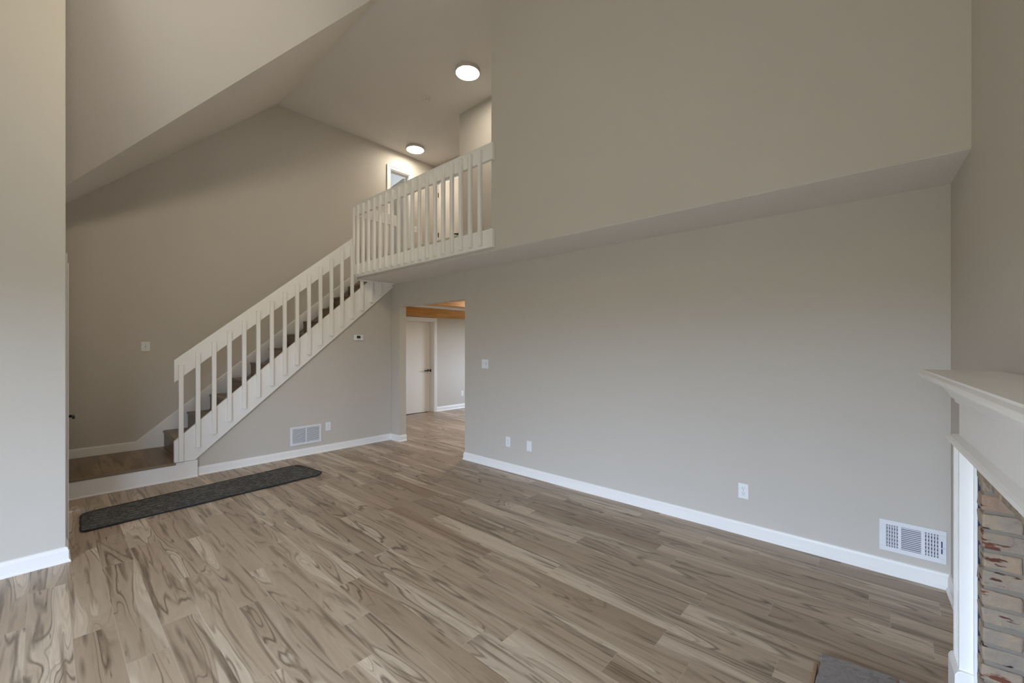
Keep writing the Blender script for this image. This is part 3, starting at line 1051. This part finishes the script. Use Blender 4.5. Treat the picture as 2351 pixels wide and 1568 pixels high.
cells = []
near = []
CH = 0.066
SI = 1.432
zc = 0.03
row = 0
while zc < 0.96:
    d_out = 0.098
    ln = 0.20
    # far jamb: brick wraps from the facing into the firebox
    cells.append((1.358, SI, d_out - ln if row % 2 else d_out - 0.095, d_out, zc, zc + CH - 0.011))
    back = d_out - (ln if row % 2 else 0.095)
    while back > -0.50:
        cells.append((SI - 0.09, SI + RNG.uniform(-0.002, 0.001), max(back - 0.20, -0.55), back - 0.011, zc, zc + CH - 0.011))
        back -= 0.211
    near.append((FO1, FO1 + 0.15, d_out - 0.095, d_out, zc, zc + CH - 0.011))
    zc += CH
    row += 1
bricks('jamb_bricks', cells, bk)
bricks('jamb_bricks', near, bk)
cells = []
s = 1.358
while s < 2.76:
    cells.append((s, s + 0.058, 0.0, 0.098 + RNG.uniform(-0.003, 0.002), 0.985, 1.085))
    s += 0.066
bricks('lintel_bricks', cells, bk)
mm = ML().box(1.368, SI - 0.007, -0.55, 0.092, 0.0, 0.98).box(FO1 + 0.007, FO1 + 0.16, -0.55, 0.092, 0.0, 0.98)
mm.box(1.362, 2.76, 0.003, 0.091, 0.988, 1.083)
mm.build('mortar', M_MORTAR, bk)
ML().box(1.3535, 1.3585, 0.0, 0.0965, 0.0, 1.084).build('gap_shadow', M_DUCT, bk)  # dark strip standing in for the shadow between back board and brick
fb = ML().box(SI, FO1, -0.62, -0.55, 0, 1.1).box(SI, FO1, -0.55, -0.125, 1.01, 1.05).box(SI, FO1, -0.55, 0.09, 0.0, 0.022)
fb.build('firebox', plain('sooty_firebrick', (0.06, 0.055, 0.05), 0.95), bk)

# hearth: flagstones on the floor with an oak edging
he = thing('hearth', 'rough grey flagstone hearth with oak edging in front of the fireplace', 'hearth', tuple(FC), math.atan2(FE.y, FE.x))


def slab(poly, z0, z1, name):
    m_ = MB(Matrix.Scale(-1, 4, (0, 1, 0)))
    out = []
    n = len(poly)
    for i in range(n):
        p, q = Vector(poly[i]), Vector(poly[(i + 1) % n])
        k = max(2, int((q - p).length / 0.035))
        nrm = Vector((-(q - p).y, (q - p).x)).normalized()
        for t_ in range(k):
            v = p + (q - p) * t_ / k
            out.append(tuple(v + nrm * (RNG.uniform(-0.0045, 0.0045) if t_ else 0)))
    m_.prism(out, z0, z1, 'z')
    return m_.build(name, M_STONE, he, bevel=0.007, seg=3)


W2L = FM.inverted()


def sd(x, y):
    v = W2L @ Vector((x, y, 0))
    return (v.x, v.y)


a = sd(2.420, 0.243)
b2 = sd(2.455, -0.014)
c2 = sd(2.462, -0.10)
slab([a, b2, sd(1.93, 0.00), sd(1.90, 0.236)], 0.004, 0.035, 'flagstone')
slab([sd(2.458, -0.024), c2, sd(1.93, -0.11), sd(1.935, -0.012)], 0.004, 0.034, 'flagstone')
slab([sd(1.885, 0.236), sd(1.915, -0.11), sd(0.75, -0.16), sd(0.75, 0.20)], 0.004, 0.035, 'flagstone')
e_ = MB(Matrix.Scale(-1, 4, (0, 1, 0)))
p, q = sd(2.345, 0.249), sd(0.75, 0.205)
p2, q2 = sd(2.345, 0.263), sd(0.75, 0.219)
e_.prism([p, q, q2, p2], 0.0, 0.024, 'z')
e_.build('edging', M_HEARTHWOOD, he, bevel=0.004)

# ------------------------------------------------------------------ rug
def rug():
    cs = [((0.182, 4.700), 0.05), ((2.05, 4.800), 0.03), ((2.135, 4.885), 0.03), ((2.075, 5.375), 0.06), ((2.0, 5.405), 0.04), ((0.20, 5.222), 0.09)]
    pts = []
    n = len(cs)
    for i in range(n):
        p = Vector(cs[i][0])
        r_ = cs[i][1]
        a_ = (Vector(cs[i - 1][0]) - p).normalized()
        b_ = (Vector(cs[(i + 1) % n][0]) - p).normalized()
        A, B = p + a_ * r_, p + b_ * r_
        for t_ in range(5):
            t = t_ / 4
            pts.append((1 - t) ** 2 * A + 2 * t * (1 - t) * p + t * t * B)
    # fill long sides with gently wavy points
    out = []
    m_ = len(pts)
    for i in range(m_):
        p, q = pts[i], pts[(i + 1) % m_]
        out.append(p)
        l = (q - p).length
        if l > 0.2:
            k = int(l / 0.06)
            nrm = Vector((-(q - p).y, (q - p).x)).normalized()
            for t_ in range(1, k):
                s = t_ / k
                out.append(p + (q - p) * s + nrm * (0.005 * math.sin(s * 17 + i) * math.sin(s * PI)))
    return out


outline = rug()
cx = Vector((1.13, 5.05))
rg = thing('floor_runner', 'narrow charcoal woven runner rug on the plank floor by the stair', 'rug', (cx.x, cx.y, 0.0))
bm = bmesh.new()
vs = [bm.verts.new((p.x - cx.x, p.y - cx.y, 0.010)) for p in outline]
vb = [bm.verts.new((p.x - cx.x, p.y - cx.y, 0.001)) for p in outline]
bm.faces.new(vs)
for i in range(len(vs)):
    j = (i + 1) % len(vs)
    bm.faces.new([vs[j], vs[i], vb[i], vb[j]])
bmesh.ops.recalc_face_normals(bm, faces=bm.faces[:])
me = bpy.data.meshes.new('pile')
bm.to_mesh(me)
bm.free()
me.materials.append(M_RUG)
o = bpy.data.objects.new('pile', me)
COL.objects.link(o)
o.parent = rg
bn = MB()
ring_prev = None
rings = []
n_ = len(outline)
for i in range(n_):
    t_ = (outline[(i + 1) % n_] - outline[i - 1]).normalized()
    nr = Vector((-t_.y, t_.x))
    ring = []
    for k in range(8):
        a_ = 2 * PI * k / 8
        p_ = outline[i] - cx + nr * (0.0065 * math.cos(a_))
        ring.append(bn.bm.verts.new((p_.x, p_.y, 0.0066 + 0.0065 * math.sin(a_))))
    rings.append(ring)
for i in range(n_):
    A_, B_ = rings[i], rings[(i + 1) % n_]
    for k in range(8):
        bn.bm.faces.new([A_[k], A_[(k + 1) % 8], B_[(k + 1) % 8], B_[k]])
o = bn.build('binding', M_BIND, rg, smooth=True)
tag(o, 'black bound edge')

# ------------------------------------------------------------------ wall plates; local x = viewer's right, -y = out of the wall
RW = -PI / 2          # right wall (faces -X)


def plate(name, label, cat, loc, rz, w=0.072, h=0.116, group=None):
    t = thing(name, label, cat, loc, rz, group)
    MB().box(-w / 2, w / 2, -0.006, -0.0005, -h / 2, h / 2).build('cover_plate', M_PLATE, t, bevel=0.003)
    return t


def screw(t, x, z, r=0.0032):
    MB().lathe([(r, -0.0055), (r, -0.0072)], 12, 'y', (x, 0, z)).build('screw', M_GREYSCREW, t)


def outlet(label, loc, rz):
    t = plate('wall_outlet', label, 'outlet', loc, rz, group=None)
    for z in (0.0195, -0.0195):
        f = MB()
        pr = []
        for k in range(24):
            a = 2 * PI * k / 24
            pr.append((0.0172 * math.cos(a), max(-0.0135, min(0.0135, 0.0172 * math.sin(a))) + z))
        f.prism(pr, -0.0085, -0.005, 'y')
        fo = f.build('receptacle', M_PLATE, t, bevel=0.0008)
        sl = MB()
        sl.box(-0.0075, -0.0053, -0.0092, -0.0083, z + 0.000, z + 0.0085)
        sl.box(0.0053, 0.0075, -0.0092, -0.0083, z + 0.001, z + 0.0078)
        sl.lathe([(0.0026, -0.0083), (0.0026, -0.0092)], 12, 'y', (0, 0, z - 0.0072))
        sl.build('slots', M_SLOT, fo)
    screw(t, 0, 0)
    return t


o1 = outlet('white duplex outlet on the right wall between the baseboard vent and the blank plate', (XW, 0.855, 0.337), RW)
dup(o1, (XW, 3.336, 0.342), RW, 'white outlet on the right wall just left of the blank plate')
dup(o1, (2.636, YS, 0.346), 0, 'white outlet beside the vent grille below the stair')
dup(o1, (6.61, KY, 0.345), 0, 'white outlet in the room beyond the opening, low beside the doorway')
bp = plate('blank_wall_plate', 'blank white wall plate low on the right wall', 'wall plate', (XW, 3.014, 0.342), RW)
screw(bp, 0, 0.042)
screw(bp, 0, -0.042)


def switch(label, loc, rz, sx, w=0.116, h=0.113):
    t = plate('light_switch', label, 'switch', loc, rz, w, h)
    MB().box(sx - 0.0055, sx + 0.0055, -0.0066, -0.0058, -0.0125, 0.0125).build('toggle_slot', M_GREYSCREW, t)
    tg = MB().prism([(-0.006, -0.004), (-0.006, 0.006), (-0.0165, 0.010), (-0.0165, 0.004)], sx - 0.004, sx + 0.004, 'x')
    tg.build('toggle', M_PLATE, t, bevel=0.001)
    screw(t, sx, 0.030, 0.0026)
    screw(t, sx, -0.030, 0.0026)
    return t


switch('two-gang white switch plate on the right wall beside the opening', (XW, 3.722, 1.243), RW, 0.022)
switch('white switch plate on the upstairs wall behind the balcony railing', (4.80, YB, 3.73), 0, 0.0, 0.072, 0.116)
switch('white switch plate with a single toggle on the tan stair wall above the landing', (0.827, YB, 1.457), 0, 0.0, 0.083, 0.116)

th = thing('thermostat', 'white thermostat with a dark display below the stair rail', 'thermostat', (3.084, YS, 1.588), 0)
MB().box(-0.073, 0.073, -0.024, -0.0005, -0.043, 0.043).build('housing', M_PLATE, th, bevel=0.010, seg=4)
MB().box(-0.036, 0.022, -0.0255, -0.0235, -0.013, 0.027).build('display', M_SCREEN, th, bevel=0.002)
for (x, z) in ((0.047, 0.018), (0.047, -0.002), (-0.012, -0.030), (0.010, -0.030)):
    MB().box(x - 0.006, x + 0.006, -0.0255, -0.0235, z - 0.004, z + 0.004).build('button', M_GREYSCREW, th, bevel=0.001)

# return grille below the stair
vg = thing('vent_grille', 'white return vent grille below the stair with two columns of slats', 'vent', (2.339, YS, 0.275), 0)
GW, GH = 0.405, 0.243
fr = MB()
fr.box(-GW / 2, -GW / 2 + 0.030, -0.010, -0.0005, -GH / 2, GH / 2).box(GW / 2 - 0.030, GW / 2, -0.010, -0.0005, -GH / 2, GH / 2)
fr.box(-GW / 2 + 0.03, GW / 2 - 0.03, -0.010, -0.0005, GH / 2 - 0.026, GH / 2).box(-GW / 2 + 0.03, GW / 2 - 0.03, -0.010, -0.0005, -GH / 2, -GH / 2 + 0.026)
fr.box(-0.007, 0.007, -0.010, -0.0005, -GH / 2 + 0.026, GH / 2 - 0.026)
fr.build('frame', M_VENT, vg, bevel=0.002)
MB().box(-GW / 2 + 0.02, GW / 2 - 0.02, -0.0015, -0.0006, -GH / 2 + 0.02, GH / 2 - 0.02).build('duct_opening', M_DUCT, vg)
for side in (-1, 1):
    for k in range(14):
        z = -GH / 2 + 0.033 + k * (GH - 0.066) / 13
        xa_, xb_ = (-GW / 2 + 0.03, -0.007) if side < 0 else (0.007, GW / 2 - 0.03)
        MB().prism([(-0.0095, z - 0.0030), (-0.0085, z - 0.0042), (-0.002, z + 0.0030), (-0.003, z + 0.0042)], xa_, xb_, 'x').build('slat', M_VENT, vg)
screw(vg, -GW / 2 + 0.013, 0)
screw(vg, GW / 2 - 0.013, 0)

# supply register on the right wall
rgv = thing('vent_register', 'white supply register with lever low on the right wall near the fireplace', 'vent', (XW, -0.092, 0.246), RW)
W_, H_ = 0.305, 0.198
cols_ = [(-0.122, -0.062, 'v'), (-0.048, 0.042, 'h'), (0.058, 0.122, 'v')]
zt_, zb2 = 0.070, -0.070
p_ = MB()
p_.box(-W_ / 2, W_ / 2, -0.008, -0.0005, zt_, H_ / 2).box(-W_ / 2, W_ / 2, -0.008, -0.0005, -H_ / 2, zb2)
xs = [-W_ / 2] + [v for c_ in cols_ for v in c_[:2]] + [W_ / 2]
for i in range(0, len(xs), 2):
    p_.box(xs[i], xs[i + 1], -0.008, -0.0005, zb2, zt_)
p_.build('face_plate', M_VENT, rgv, bevel=0.0015)
MB().box(-0.13, 0.13, -0.0014, -0.0006, -0.075, 0.075).build('duct_opening', plain('duct_blue_black', (0.03, 0.04, 0.10), 0.6), rgv)
for (a_, b_, kind) in cols_:
    if kind == 'h':
        for k in range(12):
            z = zb2 + 0.006 + k * (zt_ - zb2 - 0.012) / 11
            MB().prism([(-0.009, z - 0.0020), (-0.008, z - 0.0030), (-0.003, z + 0.0024), (-0.004, z + 0.0034)], a_, b_, 'x').build('louver', M_VENT, rgv)
    else:
        tilt = 0.004 if a_ < 0 else -0.004
        for k in range(6):
            xc_ = a_ + k * (b_ - a_) / 5
            MB().prism([(xc_ - 0.0020, -0.0085), (xc_ + 0.0020, -0.0085), (xc_ + 0.0020 + tilt, -0.0035), (xc_ - 0.0020 + tilt, -0.0035)], zb2, zt_, 'z').build('louver', M_VENT, rgv)
        for k in range(6):
            z = zb2 + 0.012 + k * 0.0232
            MB().box(a_, b_, -0.0032, -0.0022, z - 0.0055, z + 0.0055).build('damper_blade', M_GREYSCREW, rgv)
MB().box(0.129, 0.135, -0.0086, -0.0078, -0.040, 0.035).build('lever_slot', plain('slot_blue', (0.03, 0.05, 0.16), 0.6), rgv)
lv = MB().box(0.129, 0.146, -0.018, -0.008, -0.007, -0.003).build('damper_lever', M_VENT, rgv)
screw(rgv, -0.144, 0, 0.004)
screw(rgv, 0.146, -0.005, 0.004)

# ------------------------------------------------------------------ ceiling lamps and smoke detector
def lamp(loc, label, r=0.165):
    t = thing('ceiling_lamp', label, 'lamp', loc, 0, 'round flush ceiling lamps of the upper hall')
    MB().lathe([(r, -0.001), (r, -0.040), (r - 0.003, -0.046), (r - 0.012, -0.048), (r - 0.013, -0.001)], 48).build('trim_ring', M_LRING, t)
    MB().lathe([(r - 0.014, -0.004), (r - 0.014, -0.047), (r - 0.03, -0.050), (0.03, -0.052)], 48).build('diffuser', M_LAMP, t)
    return t


l1 = lamp((3.72, 4.145, ZC), 'lit round flush ceiling lamp of the pair nearest the upper right wall')
dup(l1, (4.53, 6.475, ZC), 0, 'lit round flush ceiling lamp above the upstairs doorway at the back')
# added fill globe, unseen above the frame, to warm the upper walls
pg = thing('fill_globe', 'added warm fill globe over the living room, unseen above the frame', 'lamp', (-0.8, 2.2, ZC), 0)
MB().lathe([(0.06, -0.001), (0.06, -0.02), (0.02, -0.03)], 24).build('fill_globe_canopy', M_LRING, pg)
MB().lathe([(0.006, -0.02), (0.006, -0.72)], 10).build('fill_globe_rod', M_LRING, pg)
MB().lathe([(0.14 * math.sin(PI * k / 16) + 0.002, -0.86 + 0.14 * math.cos(PI * k / 16)) for k in range(17)], 32).build('globe', plain('fill_globe_glow', (1, 1, 1), 0.3, 0, (1.0, 0.89, 0.63), 24.0), pg)  # glowing ball of the added fill globe
# added fill spotlight, unseen above the frame, to brighten the stair wall
sl_ = thing('fill_spotlight', 'added fill spotlight, unseen above the frame, turned to the stair wall', 'lamp', (0.1, 0.7, ZC), 0)
MB().lathe([(0.05, -0.001), (0.05, -0.02), (0.015, -0.03), (0.015, -0.10)], 24).build('fill_spot_mount', M_LRING, sl_)
MB(Matrix.Translation((0, 0, -0.16)) @ Matrix.Rotation(R(66), 4, 'X') @ Matrix.Rotation(0, 4, 'Z')).lathe([(0.05, 0.08), (0.07, 0.06), (0.08, -0.09), (0.07, -0.09), (0.06, 0.05)], 32).build('fill_spot_head', M_LRING, sl_)
spd = bpy.data.lights.new('fill_spot_beam', 'SPOT')
spd.energy = 255
spd.color = (1.0, 0.86, 0.64)
spd.spot_size = R(62)
spd.spot_blend = 1.0
spd.shadow_soft_size = 0.35
spo = bpy.data.objects.new('fill_spot_beam', spd)
COL.objects.link(spo)
spo.location = (0.1, 0.85, ZC - 0.25)
spo.rotation_euler = (Vector((2.0, 6.8, 2.7)) - spo.location).to_track_quat('-Z', 'Y').to_euler()
kl = thing('kitchen_fill_lamp', 'added unseen fill lamp on the ceiling of the room beyond the opening', 'lamp', (5.6, 5.0, KZ), 0)  # added lamp, out of view, to warm the light beyond the opening
MB().lathe([(0.17, -0.001), (0.17, -0.03), (0.155, -0.035)], 32).build('base', M_LRING, kl)
MB().lathe([(0.15, -0.036), (0.13, -0.075), (0.07, -0.10), (0.02, -0.105)], 32).build('kitchen_fill_shade', plain('kitchen_fill_glow', (1, 1, 1), 0.3, 0, (1.0, 0.86, 0.66), 95.0), kl)
sm = thing('smoke_detector', 'small round white smoke detector on the ceiling between the two lamps', 'smoke detector', (3.745, 5.105, ZC), 0)
M_SMOKE = plain('smoke_detector_white', (0.72, 0.70, 0.66), 0.5)
MB().lathe([(0.066, -0.001), (0.066, -0.014), (0.060, -0.018)], 40).build('base', M_SMOKE, sm)
MB().lathe([(0.056, -0.018), (0.054, -0.034), (0.040, -0.042), (0.02, -0.044)], 40).build('cover', M_SMOKE, sm)
MB().box(-0.035, -0.020, -0.058, -0.050, -0.026, -0.020).build('indicator', M_GREYSCREW, sm)
